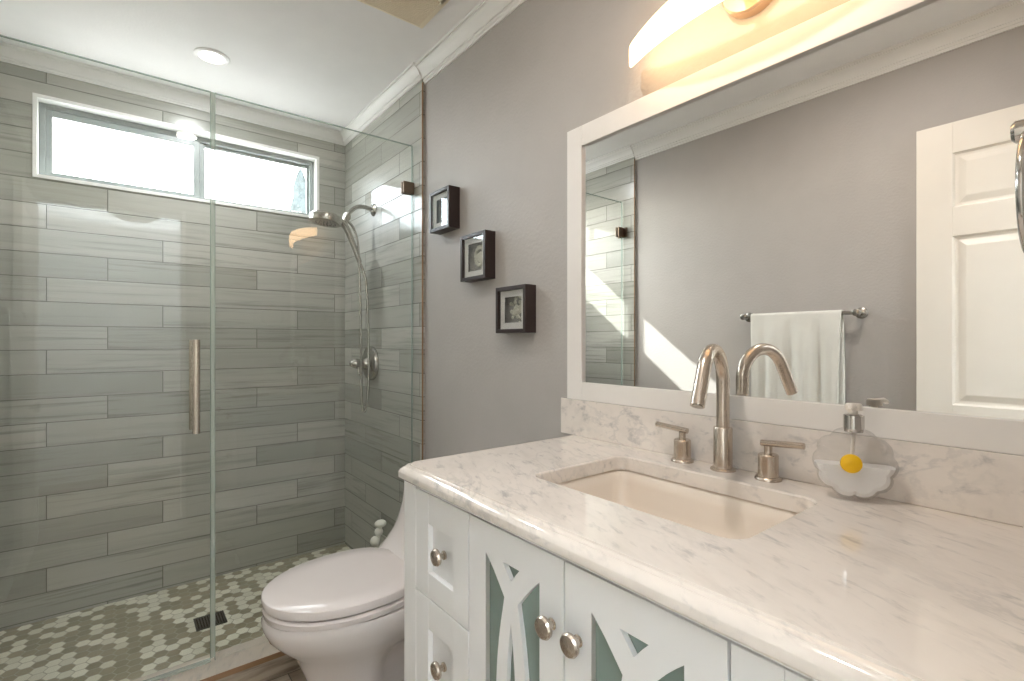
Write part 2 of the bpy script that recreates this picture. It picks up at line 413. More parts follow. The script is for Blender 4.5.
# ------------------------------------------------------------------ window
win = bpy.data.objects.new('window_1', None); C.objects.link(win); win.location = (.303, TB, OZ0); ORG[win] = Vector(win.location); struct(win)
def ring_frame(b, x0, x1, z0, z1, wx, wz, y0, y1, bev=0):
    b.box(x0, x0+wx, y0, y1, z0, z1, bev); b.box(x1-wx, x1, y0, y1, z0, z1, bev)
    b.box(x0+wx, x1-wx, y0, y1, z0, z0+wz, bev); b.box(x0+wx, x1-wx, y0, y1, z1-wz, z1, bev)
b = MB(); ring_frame(b, OX0-.001, OX1+.001, OZ0-.001, OZ1+.001, .014, .014, TB-.004, TB+.062); b.build('window_liner', M['trim_white'], win)
b = MB(); ring_frame(b, OX0+.012, OX1-.012, OZ0+.010, OZ1-.012, .022, .024, TB+.052, TB+.1, .002)
b.box(.296, .336, TB+.066, TB+.1, OZ0+.012, OZ1-.03); b.build('window_frame', M['vinyl'], win)
b = MB(); ring_frame(b, OX0+.03, .32, OZ0+.018, OZ1-.036, .026, .026, TB+.056, TB+.074, .002); sash = b.build('window_sash', M['vinyl'], win)
MB().box(OX0+.05, .30, TB+.064, TB+.067, OZ0+.04, OZ1-.06).build('pane', M['window_glass'], sash)
b = MB(); ring_frame(b, .33, OX1-.03, OZ0+.026, OZ1-.036, .014, .016, TB+.076, TB+.092, .002)
b.box(.838, .848, TB+.072, TB+.078, 2.005, 2.02); fs = b.build('window_sash', M['vinyl'], win)
MB().box(.34, OX1-.04, TB+.082, TB+.085, OZ0+.036, OZ1-.045).build('pane', M['window_glass'], fs)

# outside
struct(MB().box(-8, 14, TB+.2, 20, -.4, -.3).build('ground', M['ground']))
tr = thing('cypress_tree', (2.2, 8.0, -.3), 'slender pale cypress tree outside, seen through the right window pane', 'tree')
b = MB(); rings = []
rnd = random.Random(3)
for i in range(34):
    f = i/33; r = .42*(min(1, f*6)**.6)*(1-f)**.62*(1+.08*math.sin(i*2.1)) + .012
    rings.append([(2.2+(r*(1+rnd.uniform(-.16, .16)))*math.cos(2*PI*k/22), 8.0+(r*(1+rnd.uniform(-.16, .16)))*math.sin(2*PI*k/22), .1+f*3.75) for k in range(22)])
b.loft(rings); b.build('foliage', M['cypress_leaf'], tr, smooth=60)
MB().tube([(2.2, 8, -.3), (2.2, 8, .3)], .07).build('trunk', M['bark'], tr)

# ------------------------------------------------------------------ shower enclosure
def pane_box(parent, x0, x1, z0, z1):
    o = MB().box(x0, x1, GY-.005, GY+.005, z0, z1).build('glass_pane', M['shower_glass'], parent)
    b = MB()
    for a in (x0, x1-.0015): b.box(a, a+.0015, GY-.0051, GY+.0051, z0, z1)
    b.box(x0, x1, GY-.0051, GY+.0051, z1-.0015, z1)
    b.build('polished_edge', M['glass_edge'], parent)
    return o
gd = thing('shower_door', (-.06, GY, .075), 'frameless glass shower door with long vertical nickel pull handle', 'door')
pane_box(gd, TL+.012, .2535, .075, 2.05)
b = MB(); b.box(.2538, .2650, GY-.0065, GY+.004, .078, 2.048); b.box(TL+.014, .253, GY-.008, GY+.008, .066, .0745, .001)
b.build('clear_seal', M['seal'], gd)
b = MB()
for s in (-1, 1):
    yy = GY + s*.052
    b.tube([(.205, yy, .872), (.205, yy, 1.186)], .0115 if s < 0 else .0105, 20)
hd = b.build('pull_handle', M['brushed_nickel'], gd, smooth=40)
b = MB()
for z in (.905, 1.15): b.tube([(.205, GY-.052, z), (.205, GY+.052, z)], .006, 14)
b.build('handle_post', M['brushed_nickel'], hd, smooth=40)
for z in (.36, 1.86):
    b = MB(); b.box(TL+.001, TL+.058, GY-.014, GY-.005, z-.03, z+.03, .002); b.box(TL+.001, TL+.058, GY+.005, GY+.014, z-.03, z+.03, .002); b.box(TL+.0005, TL+.01, GY-.035, GY+.035, z-.03, z+.03, .002)
    b.build('hinge', M['clip_metal'], gd)
gp = thing('glass_panel', (.64, GY, .066), 'fixed frameless glass panel between the shower door and tiled right wall', 'glass panel')
pane_box(gp, .2655, TR-.004, .066, 2.05)
for z in (.30, 1.858):
    b = MB(); b.box(TR-.052, TR-.0005, GY-.015, GY-.005, z-.026, z+.026, .002); b.box(TR-.052, TR-.0005, GY+.005, GY+.015, z-.026, z+.026, .002)
    b.build('glass_clip', M['clip_metal'], gp)
# drain
dr = thing('floor_drain', (.303, 2.415, SF), 'square dark metal drain set in hexagon mosaic shower floor', 'drain')
b = MB(); ring_frame(b, 0, 0, 0, 0, 0, 0, 0, 0) if False else None
b.box(.248, .358, 2.36, 2.47, SF-.002, SF+.0015); b.build('drain_base', M['dark_slot'], dr)
b = MB()
for (x0, x1, y0, y1) in ((.248, .256, 2.36, 2.47), (.35, .358, 2.36, 2.47), (.256, .35, 2.36, 2.368), (.256, .35, 2.462, 2.47)): b.box(x0, x1, y0, y1, SF-.002, SF+.004)
for i in range(9): b.box(.262+i*.0098, .2665+i*.0098, 2.368, 2.462, SF-.002, SF+.0035)
b.build('drain_grate', M['drain_metal'], dr)

# hand shower on its wall arm
AY = 2.44
sh = thing('hand_shower', (TR, AY, 1.85), 'nickel hand shower with round head docked on wall arm, looped hose below', 'shower head')
b = MB(); b.lathe((TR, AY, 1.855), (-1, 0, 0), [(-.002, .032), (.004, .032), (.009, .026), (.016, .014)]); b.build('wall_flange', M['shower_nickel'], sh, smooth=40)
arm = smooth_path([(TR-.008, AY, 1.855), (TR-.05, AY, 1.862), (TR-.09, AY, 1.855), (TR-.125, AY, 1.825), (TR-.14, AY, 1.80)])
MB().tube(arm, .0105).build('shower_arm', M['shower_nickel'], sh, smooth=60)
b = MB(); b.tube([(.893, AY, 1.81), (.88, AY, 1.775)], .018, 18); b.tube([(.888, AY-.022, 1.79), (.888, AY+.022, 1.79)], .013, 16); b.tube([(.885, AY, 1.782), (.868, AY, 1.748)], .016, 16)
b.build('diverter_bracket', M['shower_nickel'], sh, smooth=40)
hdl = smooth_path([(.948, AY-.02, 1.575), (.925, AY-.02, 1.635), (.898, AY-.02, 1.70), (.872, AY-.02, 1.748), (.835, AY-.02, 1.772)])
n = len(hdl); MB().tube(hdl, [.0115+.006*i/(n-1) for i in range(n)], 16).build('handle', M['shower_nickel'], sh, smooth=60)
ax = Vector((-.12, 0, -1)).normalized(); hc = Vector((.785, AY-.02, 1.795))
b = MB(); b.lathe(hc, ax, [(0, .01), (.002, .04), (.008, .066), (.016, .0745), (.03, .076), (.046, .074), (.05, .066), (.047, .0)], 40)
hh = b.build('spray_head', M['shower_nickel'], sh, smooth=40)
b = MB(); cc = hc+ax*.049; u = ax.cross(Vector((0, 1, 0))).normalized(); v = ax.cross(u)
for rr, k in ((.012, 6), (.028, 12), (.045, 18)):
    for i in range(k):
        q = cc+(u*math.cos(2*PI*i/k)+v*math.sin(2*PI*i/k))*rr; b.tube([q-ax*.004, q+ax*.002], .002, 6)
b.build('nozzle_ring', M['rubber'], hh)
hose = smooth_path([(.948, AY-.02, 1.577), (.962, AY-.03, 1.53), (.974, AY-.042, 1.45), (.98, AY-.05, 1.20), (.98, AY-.052, .98), (.972, AY-.05, .87), (.96, AY-.048, .832), (.949, AY-.046, .87), (.946, AY-.044, 1.0), (.944, AY-.04, 1.3), (.942, AY-.02, 1.6), (.938, AY-.005, 1.70), (.92, AY+.004, 1.755), (.892, AY, 1.778)], 10)
MB().tube(hose, .0062, 10).build('hose', M['shower_nickel'], sh, smooth=60)
# valve
VY, VZ = 2.463, 1.068
vl = thing('shower_valve', (TR, VY, VZ), 'round brushed nickel shower valve plate with lever on tiled wall', 'valve')
b = MB(); b.lathe((TR, VY, VZ), (-1, 0, 0), [(-.002, .088), (.010, .088), (.02, .083), (.028, .068), (.031, .04), (.031, 0)], 40); b.build('escutcheon', M['shower_nickel'], vl, smooth=30)
b = MB(); b.lathe((TR-.015, VY, VZ), (-1, 0, 0), [(0, .034), (.02, .033), (.03, .024), (.05, .022), (.066, .026), (.082, .022), (.1, .012), (.104, 0)], 28); hb = b.build('handle_hub', M['shower_nickel'], vl, smooth=40)
b = MB(); b.tube([(TR-.072, VY, VZ), (TR-.075, VY-.02, VZ-.03), (TR-.08, VY-.028, VZ-.055)], [.009, .008, .006], 12); b.build('lever', M['shower_nickel'], hb, smooth=60)

# ------------------------------------------------------------------ ceiling lights and vent
def recessed(x, y, label, energy, col):
    t_ = thing('recessed_light', (x, y, CE), label, 'ceiling light', 'recessed ceiling lights')
    b = MB(); b.lathe((x, y, CE+.001), (0, 0, -1), [(0, .066), (.004, .066), (.007, .06), (.006, .05), (.001, .048), (0, .048)], 40); b.build('trim_ring', M['trim_white'], t_, smooth=40)
    b = MB(); b.lathe((x, y, CE), (0, 0, -1), [(-.0, .049), (.003, .0485), (.0035, 0)], 36); b.build('lens', M['can_glow'], t_, smooth=40)
    lamp = light('recessed_lamp', 'AREA', (0, 0, -.012), energy, col, shape='DISK', size=.094); lamp.parent = t_
    return t_
recessed(.308, 2.41, 'white round recessed light in the ceiling above the shower', CAN_A, (.97, .99, 1))
recessed(.31, .62, 'white round recessed light in the ceiling above the vanity aisle', CAN_B, (1, .92, .84))
vx1, vy1, VS = .905, 1.69, .27
ev = thing('exhaust_vent', (vx1-VS/2, vy1-VS/2, CE), 'cream square louvred exhaust fan grille on ceiling', 'vent')
b = MB(); b.box(vx1-VS, vx1, vy1-VS, vy1, CE-.006, CE, .002); vb = b.build('vent_flange', M['vent_beige'], ev)
b = MB()
for i in range(19): b.box(vx1-VS+.03, vx1-.03, vy1-.032-i*.0085, vy1-.028-i*.0085, CE-.022, CE-.006)
b.box(vx1-VS+.022, vx1-.022, vy1-.03, vy1-.022, CE-.02, CE-.005); b.box(vx1-VS+.022, vx1-VS+.03, vy1-VS+.03, vy1-.022, CE-.02, CE-.005); b.box(vx1-.03, vx1-.022, vy1-VS+.03, vy1-.022, CE-.02, CE-.005)
b.box(vx1-VS+.022, vx1-.022, vy1-VS+.022, vy1-.19, CE-.02, CE-.005)
b.build('vent_grille', M['vent_beige'], ev)
b = MB(); b.box(vx1-VS+.03, vx1-.03, vy1-.19, vy1-.03, CE-.0075, CE-.0061)
for i in range(5): b.box(vx1-.05-i*.012, vx1-.045-i*.012, vy1-.24, vy1-.195, CE-.0208, CE-.019)
b.build('vent_shadow_gap', M['dark_slot'], ev)

# ------------------------------------------------------------------ vanity sconce
SY = .50
sc = thing('vanity_sconce', (WR, SY, 1.885), 'lit curved white bar wall sconce above the mirror', 'wall light')
b = MB(); b.lathe((WR, SY, 1.925), (-1, 0, 0), [(0, .062), (.022, .062), (.026, .058), (.026, 0)], 40); bp = b.build('backplate', M['satin_plate'], sc, smooth=30)
MB().tube([(WR-.02, SY, 1.9), (.945, SY, 1.89)], .012).build('stem', M['brushed_nickel'], bp, smooth=40)
b = MB(); rings = []; N = 40
for i in range(N+1):
    f = -1+2*i/N; y = SY+f*.275; xm = .922+.064*f*f; hz = .026+.012*(1-f*f); zc = 1.879+.004*(1-f*f)
    ring = []
    for k in range(20):
        a = 2*PI*k/20; cx_ = math.copysign(abs(math.cos(a))**.6, math.cos(a)); sz = math.copysign(abs(math.sin(a))**.6, math.sin(a))
        ring.append((xm+.009*cx_*(1 if abs(f) < .97 else .6), y, zc+hz*sz))
    rings.append(ring)
b.loft(rings); b.build('lamp_shade', M['sconce_glow'], sc, smooth=50)

# ------------------------------------------------------------------ picture frames
def art(kind, cy, cz, x):
    b = MB()
    if kind == 0:
        for k in range(14):
            a = k*2.4; r = .008+.0027*k; b.ball((x, cy+r*math.cos(a)*.8, cz-.008+r*math.sin(a)), .0095, (.5, 1, 1.3), 2)
    elif kind == 1:
        for k in range(30):
            a = k*.36; r = .010+.0013*k; b.ball((x, cy-.006+r*math.cos(a)*.85, cz-.002+r*math.sin(a)), .005+.00028*k, (.6, 1, 1), 2)
        b.ball((x, cy-.004, cz-.002), .02, (.25, 1, 1), 2)
    else:
        rr = random.Random(5)
        for k in range(46):
            b.ball((x, cy+max(-.036, min(.036, rr.gauss(-.008, .015))), cz+max(-.044, min(.044, rr.gauss(0, .024)))), rr.uniform(.0045, .0085), (.6, 1, 1), 2)
    return b
def shadow_box(y0, y1, z0, z1, depth, label, kind):
    cy, cz = (y0+y1)/2, (z0+z1)/2; xf = WR-depth
    t_ = thing('picture_frame', (WR, cy, z0), label, 'picture frame', 'shadow box frames on the wall')
    fw = .013; b = MB()
    b.box(xf, WR, y0, y0+fw, z0, z1, .001); b.box(xf, WR, y1-fw, y1, z0, z1, .001); b.box(xf, WR, y0+fw, y1-fw, z0, z0+fw, .001); b.box(xf, WR, y0+fw, y1-fw, z1-fw, z1, .001)
    b.box(WR-.006, WR-.0005, y0+fw, y1-fw, z0+fw, z1-fw)
    b.build('frame', M['espresso_wood'], t_)
    mw = .021; xm = xf+.012; b = MB()
    i0, i1, j0, j1 = y0+fw, y1-fw, z0+fw, z1-fw
    b.box(xm, xm+.002, i0, i0+mw, j0, j1); b.box(xm, xm+.002, i1-mw, i1, j0, j1); b.box(xm, xm+.002, i0+mw, i1-mw, j0, j0+mw); b.box(xm, xm+.002, i0+mw, i1-mw, j1-mw, j1)
    b.build('mat_board', M['mat_board'], t_)
    g = MB().box(WR-.012, WR-.0062, i0, i1, j0, j1).build('art_panel', M['art_ground'], t_)
    art(kind, cy, cz, WR-.014).build('art_relief', M['art_relief'], g, smooth=60)
    MB().box(xf+.004, xf+.006, i0, i1, j0, j1).build('glass_front', M['picture_glass'], t_)
shadow_box(1.645, 1.797, 1.621, 1.782, .05, 'square dark shadow box frame, highest and nearest the shower', 0)
shadow_box(1.412, 1.572, 1.402, 1.570, .045, 'square dark shadow box frame in the middle of the diagonal row of three', 1)
shadow_box(1.194, 1.351, 1.208, 1.361, .045, 'square dark shadow box frame, lowest of three and nearest the mirror', 2)

# ------------------------------------------------------------------ mirror
my0, my1, mz0, mz1, mf = .0, 1.04, 1.014, 1.793, .058
mi = thing('wall_mirror', (WR, .52, mz0), 'large wall mirror in wide white wooden frame above the vanity', 'mirror')
b = MB()
for (a0, a1, c0, c1) in ((my0, my0+mf, mz0, mz1), (my1-mf, my1, mz0, mz1), (my0+mf, my1-mf, mz0, mz0+mf*.86), (my0+mf, my1-mf, mz1-mf, mz1)): b.box(1.03, WR, a0, a1, c0, c1, .0015)
b.build('mirror_frame', M['mirror_frame_white'], mi)
MB().box(1.039, 1.0435, my0+.02, my1-.02, mz0+.02, mz1-.02).build('mirror_glass', M['mirror_silver'], mi)

# ------------------------------------------------------------------ vanity
FX = .50; BX = WR-.002
va = thing('vanity_cabinet', (.77, .51, FL), 'white vanity cabinet with interlaced curve doors and round nickel knobs', 'cabinet')
VY0, VY1, VZ0, VZ1 = .005, 1.018, .06, .8785
b = MB()
b.box(FX, FX+.02, VY1-.0545, VY1, FL, VZ1, .0015); b.box(FX, FX+.02, VY0, VY0+.0545, FL, VZ1, .0015)     # face stiles down to feet
b.box(FX, FX+.02, VY0+.0545, VY1-.0545, .869, VZ1); b.box(FX, FX+.02, VY0+.0545, VY1-.0545, VZ0, .088)
b.box(FX+.02, BX, VY1-.018, VY1, VZ0, VZ1); b.box(FX+.02, BX, VY0, VY0+.018, VZ0, VZ1); b.box(FX+.02, BX, VY0, VY1, VZ0, VZ0+.018)
b.box(BX-.03, BX, VY1-.05, VY1, FL, VZ0); b.box(BX-.03, BX, VY0, VY0+.05, FL, VZ0)
body = b.build('cabinet_body', M['vanity_white'], va)
b = MB(); b.box(FX+.021, FX+.026, VY0+.02, VY1-.02, VZ0+.02, VZ1); b.build('cabinet_interior', M['cabinet_gap'], va)
def knob(parent, y, z):
    b = MB(); b.lathe((FX+.002, y, z), (-1, 0, 0), [(0, .0085), (.003, .0085), (.005, .006), (.011, .0058), (.013, .01), (.0155, .0155), (.020, .0165), (.0235, .0145), (.0255, .009), (.026, 0)], 26)
    b.build('knob', M['brushed_nickel'], parent, smooth=35)
g_ = .0018
def drawer(y0, y1, z0, z1):
    b = MB(); y0 += g_; y1 -= g_; z0 += g_; z1 -= g_
    sw = .053; b.box(FX, FX+.018, y0, y0+sw, z0, z1, .001); b.box(FX, FX+.018, y1-sw, y1, z0, z1, .001)
    b.box(FX+.0006, FX+.018, y0+sw, y1-sw, z0, z0+.05, .001); b.box(FX+.0006, FX+.018, y0+sw, y1-sw, z1-.062, z1, .001); b.box(FX+.011, FX+.018, y0+sw, y1-sw, z0+.05, z1-.062)
    d = b.build('drawer', M['vanity_white'], va); b2 = MB()
    knob(d, (y0+y1)/2-.014, (z0+z1)/2 + .001)
for (y0, y1) in ((.757, .9635), (.0595, .266)):
    for z0, z1 in ((.652, .868), (.43, .652), (.09, .43)): drawer(y0, y1, z0, z1)
def lattice_door(y0, y1, ky):
    y0 += g_; y1 -= g_; z0, z1 = .09+g_, .868-g_; cy = (y0+y1)/2; zm = .48
    cu = bpy.data.curves.new('door', 'CURVE'); cu.dimensions = '2D'; cu.fill_mode = 'BOTH'; cu.extrude = .009; cu.bevel_depth = 0
    def sp(pts):
        s = cu.splines.new('POLY'); s.points.add(len(pts)-1); s.use_cyclic_u = True
        for p, q in zip(s.points, pts): p.co = (q[0], q[1], 0, 1)
    hw = (y1-y0)/2
    sp([(-hw, z0), (hw, z0), (hw, z1), (-hw, z1)])
    half = [(-.07, .815), (-.060, .806), (-.047, .793), (-.034, .778), (-.024, .766), (-.0175, .758), (-.0215, .738), (-.0265, .715), (-.032, .685), (-.0365, .65), (-.0395, .61), (-.0415, .57), (-.0427, .53), (-.043, .48)]
    low = [(s, 2*zm-z) for s, z in half[:-1]][::-1]
    for sg in (1, -1): sp([(sg*s, z) for s, z in half+low])
    for sg in (1, -1): sp([(-.022, zm+sg*(.815-zm)), (.022, zm+sg*(.815-zm)), (.012, zm+sg*(.804-zm)), (0, zm+sg*(.789-zm)), (-.012, zm+sg*(.804-zm))])
    eye = [(0, .722), (.0045, .695), (.0085, .66), (.0115, .62), (.0138, .57), (.0152, .52), (.0155, .48)]
    el = [(s, 2*zm-z) for s, z in eye[:-1]][::-1]
    rt = eye+el; sp(rt+[(-s, z) for s, z in rt[1:-1]][::-1])
    co = bpy.data.objects.new('door_curve', cu); C.objects.link(co)
    dg = bpy.context.evaluated_depsgraph_get(); me = bpy.data.meshes.new_from_object(co.evaluated_get(dg))
    bpy.data.objects.remove(co, do_unlink=True); bpy.data.curves.remove(cu)
    b = MB(); b.b.from_mesh(me); bpy.data.meshes.remove(me)
    for v in b.b.verts: s, z, e = v.co; v.co = Vector((FX+.009+e, cy+s, z))
    d = b.build('cabinet_door', M['vanity_white'], va)
    MB().box(FX+.0085, FX+.0125, y0+.02, y1-.02, z0+.03, z1-.03).build('door_insert', M['cabinet_insert'], d)['label'] = 'grey green panel behind the lattice'
    knob(d, ky, .765)
lattice_door(.5106, .757, .536); lattice_door(.266, .5106, .483)

# countertop with rectangular cut-out and stepped edge
CZ = .91; cx0, cx1, cy0, cy1 = .484, WR, -.008, 1.035
hx0, hx1, hy0, hy1 = .655, .935, .335, .765
def rrect(x0, x1, y0, y1, r, n=6):
    out = []
    for (cx, cy, a0) in ((x1-r, y1-r, 0), (x0+r, y1-r, PI/2), (x0+r, y0+r, PI), (x1-r, y0+r, 1.5*PI)):
        for k in range(n+1): a = a0+PI/2*k/n; out.append((cx+r*math.cos(a), cy+r*math.sin(a)))
    return out
def counter():
    prof = [(.021, 0), (.020, .0003), (.0192, .0032), (.0185, .0036), (.0115, .0046), (.0108, .0058), (.0075, .0075), (.0035, .011), (.0008, .0155), (0, .0175), (0, .028), (.001, .030), (.004, .031)]
    b = MB(); rings = []
    for ins, dz in prof:
        x0 = cx0+ins; y1 = cy1-ins
        rings.append([(cx1, cy0, CZ-dz), (x0, cy0, CZ-dz), (x0, y1-.022, CZ-dz), (x0+.003, y1-.015, CZ-dz), (x0+.015, y1-.003, CZ-dz), (x0+.022, y1, CZ-dz), (cx1, y1, CZ-dz)])
    b.loft(rings, cap=False, closed=False)
    hole = rrect(hx0, hx1, hy0, hy1, .03)
    def cap(ring, z, h):
        t = bmesh.new()
        ov = [t.verts.new((p[0], p[1], z)) for p in ring]; hv = [t.verts.new((p[0], p[1], z)) for p in h]
        for L_ in (ov, hv):
            for i in range(len(L_)): t.edges.new((L_[i], L_[(i+1) % len(L_)]))
        bmesh.ops.triangle_fill(t, use_beauty=True, edges=list(t.edges)); b.merge(t)
    ein = rrect(hx0-.003, hx1+.003, hy0-.003, hy1+.003, .033)
    cap(rings[0], CZ, ein)
    b.loft([[(p[0], p[1], CZ) for p in ein], [(p[0]*.66+q[0]*.34, p[1]*.66+q[1]*.34, CZ-.0008) for p, q in zip(ein, hole)], [(p[0], p[1], CZ-.003) for p in hole], [(p[0], p[1], CZ-.031) for p in hole]], cap=False)
    cap(rings[-1], CZ-.031, hole)
    return b
ct = counter().build('countertop', M['marble'], loc=(.77, .51, CZ-.031), smooth=24)
tag(ct, 'pale grey veined marble countertop with rectangular sink cut-out on the vanity', 'countertop')
bs = MB().box(1.03, WR, -.008, 1.066, CZ+.0003, 1.0135, .0012).build('backsplash', M['marble'], loc=(1.037, .52, CZ)); tag(bs, 'low marble backsplash strip between the countertop and the mirror', 'backsplash')
# sink
sk = thing('undermount_sink', (.795, .55, .74), 'white rectangular undermount sink set in the marble countertop', 'sink')
b = MB(); rings = []
for (i, dz, r) in ((-.03, .0385, .04), (-.008, .0385, .035), (-.005, .041, .035), (-.003, .060, .035), (.0, .1, .04), (.012, .135, .05), (.035, .152, .06), (.075, .158, .05), (.12, .161, .018)):
    rings.append([(p[0], p[1], CZ-dz) for p in rrect(hx0+i, hx1-i, hy0+i, hy1-i, r)])
inner = rings; b.loft(inner[:-1], cap=False); v = [b.b.verts.new(p) for p in inner[-2]]; b.b.faces.new(v)
bmesh.ops.remove_doubles(b.b, verts=list(b.b.verts), dist=1e-5)
o = b.build('basin', M['sink_porcelain'], sk, smooth=50); md = o.modifiers.new('thickness', 'SOLIDIFY'); md.thickness = .006; md.offset = 1
b = MB(); b.lathe((.795, .55, CZ-.1575), (0, 0, 1), [(0, .026), (.003, .026), (.005, .021), (.003, .014), (.003, 0)], 28); b.build('sink_drain', M['brushed_nickel'], sk, smooth=40)

# faucet
QX = .998
fa = thing('faucet', (QX, .544, CZ), 'brushed nickel gooseneck faucet with two lever handles behind the sink', 'faucet')
FY = .544
b = MB(); b.lathe((QX, FY, CZ), (0, 0, 1), [(0, .0255), (.003, .0255), (.005, .023), (.006, .0188), (.088, .0188), (.09, .0175), (.09, .0)], 36); b.build('faucet_base', M['brushed_nickel'], fa, smooth=40)
R_ = .068; zt = 1.095; dx_, dy_ = -.973, -.231
pts = [(QX, FY, CZ+.075), (QX, FY, 1.0), (QX, FY, 1.06)]
for k in range(19):
    a = math.radians(155*k/18); q = R_-R_*math.cos(a); pts.append((QX+dx_*q, FY+dy_*q, zt+R_*math.sin(a)))
e = Vector(pts[-1]); d_ = (e-Vector(pts[-2])).normalized(); pts += [tuple(e+d_*.03), tuple(e+d_*.072)]
b = MB(); b.tube(pts, .0132, 22); b.build('spout', M['brushed_nickel'], fa, smooth=50)
q = e+d_*.0725; MB().tube([tuple(q-d_*.004), tuple(q+d_*.001)], .0095, 18).build('aerator', M['shower_nickel'], fa)
for hy, sg in ((.640, 1), (.451, -1)):
    b = MB(); b.lathe((QX, hy, CZ), (0, 0, 1), [(0, .0245), (.003, .0245), (.006, .022), (.007, .0185), (.048, .0185), (.05, .0165), (.05, .0075), (.066, .0075), (.066, 0)], 30); hb = b.build('handle_base', M['brushed_nickel'], fa, smooth=40)
    b = MB(); b.tube([(QX, hy-sg*.013, CZ+.07), (QX-.003, hy+sg*.066, CZ+.076)], .0062, 16); b.build('lever', M['brushed_nickel'], hb, smooth=40)

# soap dispenser: daisy shaped clear bottle
BXc, BYc = .986, .303; R0 = .060
sd_ = thing('soap_dispenser', (BXc, BYc, CZ), 'clear daisy shaped soap dispenser with yellow centre and white pump', 'soap dispenser')
fdir = Vector((-.78, -.40, 0)).normalized(); side = Vector((fdir.y, -fdir.x, 0)); zc_ = CZ+.062
def petal_r(a): return R0*(.90+.12*abs(math.cos(5*a))**.55)
def flower(scale, ths, zmax=None):
    b = MB(); n = 96; rings = []
    for th, k in ths:
        ring = []
        for i in range(n):
            a = 2*PI*i/n; r = petal_r(a)*k*scale
            z = zc_+r*math.sin(a)
            if zmax is not None: z = min(z, zmax)
            z = max(z, CZ+.0008)
            ring.append(Vector((BXc, BYc, 0))+side*(r*math.cos(a))+fdir*th+Vector((0, 0, z)))
        rings.append(ring)
    b.loft(rings); return b
flower(1, [(-.020, .80), (-.019, .9), (-.012, .985), (0, 1), (.012, .985), (.019, .9), (.020, .80)]).build('bottle', M['clear_plastic'], sd_, smooth=40)
flower(.955, [(-.017, .82), (-.012, .95), (0, 1), (.012, .95), (.017, .82)], zc_-.002).build('liquid_soap', M['soap'], sd_, smooth=30)
cen = Vector((BXc, BYc, zc_+.003))+fdir*.0195+side*.007
b = MB(); b.lathe(cen, fdir, [(0, .016), (.003, .0155), (.005, .011), (.006, 0)], 28); b.build('flower_centre', M['yellow_plastic'], sd_, smooth=50)
b = MB(); b.lathe((BXc, BYc, CZ+.116), (0, 0, 1), [(0, .014), (.006, .0145), (.006, .0155), (.028, .0155), (.029, .013), (.029, 0)], 28); b.build('pump_collar', M['chrome'], sd_, smooth=40)
b = MB(); b.lathe((BXc, BYc, CZ+.145), (0, 0, 1), [(0, .006), (.008, .006), (.008, .0125), (.016, .0125), (.019, .011), (.0195, 0)], 24)
b.tube([(BXc, BYc, CZ+.159), (BXc-.03, BYc-.006, CZ+.160), (BXc-.043, BYc-.008, CZ+.156)], [.006, .0052, .004], 12); b.build('pump_head', M['pump_white'], sd_, smooth=40)
MB().tube([(BXc, BYc, CZ+.12), (BXc-.004, BYc+.004, CZ+.02)], .003, 10).build('dip_tube', M['pump_white'], sd_, smooth=40)

# ------------------------------------------------------------------ toilet
TY = 1.50
to = thing('toilet', (.70, TY, FL), 'white one-piece toilet with closed lid and sloping tank beside the vanity', 'toilet')
def egg(xb, xf, hw, z, n=64, waist=0.0):
    """closed outline: back at xb (towards wall), front at xf, half width hw"""
    out = []; wide = xf+(xb-xf)*.56
    for k in range(n):
        a = 2*PI*k/n; c, s_ = math.cos(a), math.sin(a)
        if c >= 0: p = 2.6; x = wide+(xb-wide)*abs(c)**(2/p)
        else: p = 2.05; x = wide-(wide-xf)*abs(c)**(2/p)
        wst = 1.0
        if waist:
            u_ = min(1, max(0, (x-.585)/.075)); v_ = min(1, max(0, (x-.80)/.07)); wst = 1-waist*(u_*u_*(3-2*u_))*(1-v_*v_*(3-2*v_))
        y = TY+hw*wst*math.copysign(abs(s_)**(2/p), s_); out.append((x, y, z))
    return out
b = MB()
secs = [  # z, back x, front x, half width
    (FL, .90, .415, .124), (.02, .90, .42, .118), (.08, .88, .432, .112), (.15, .87, .434, .112), (.20, .86, .428, .116), (.24, .86, .412, .128), (.28, .86, .396, .145), (.32, .86, .352, .168), (.35, .86, .326, .18), (.38, .86, .313, .186), (.40, .86, .311, .187), (.408, .86, .315, .184)]
b.loft([egg(xb, xf, hw, z, waist=.40*min(1, max(0, (.31-z)/.08))) for z, xb, xf, hw in secs])
def tank_ring(x0, x1, hw, z, n=40):
    out = []
    for k in range(n):
        a = 2*PI*k/n; c, s_ = math.cos(a), math.sin(a); p = 2/5.5
        out.append(((x0+x1)/2+(x1-x0)/2*math.copysign(abs(c)**p, c), TY+hw*math.copysign(abs(s_)**p, s_), z))
    return out
xw = WR-.004
b.loft([tank_ring(xf, xw, hw, z) for z, xf, hw in ((FL, .84, .10), (.1, .83, .10), (.22, .79, .115), (.32, .74, .15), (.38, .70, .18), (.43, .69, .196), (.45, .706, .2), (.465, .724, .202), (.48, .742, .203), (.51, .769, .205), (.54, .786, .206), (.593, .803, .207), (.64, .811, .208), (.685, .815, .208))])
b.build('toilet_body', M['porcelain'], to, smooth=45)
b = MB(); b.loft([tank_ring(xf, xw, hw, z) for z, xf, hw in ((.6855, .815, .208), (.687, .809, .212), (.70, .809, .212), (.706, .815, .206), (.708, .823, .198))]); b.build('tank_lid', M['porcelain'], to, smooth=45)
b = MB(); b.lathe((.955, TY, .707), (0, 0, 1), [(0, .024), (.004, .024), (.007, .02), (.0075, 0)], 26); b.build('flush_button', M['chrome'], to, smooth=40)
def slab(rows): 
    b = MB(); b.loft([egg(xb, xf, hw, z) for z, xb, xf, hw in rows]); return b
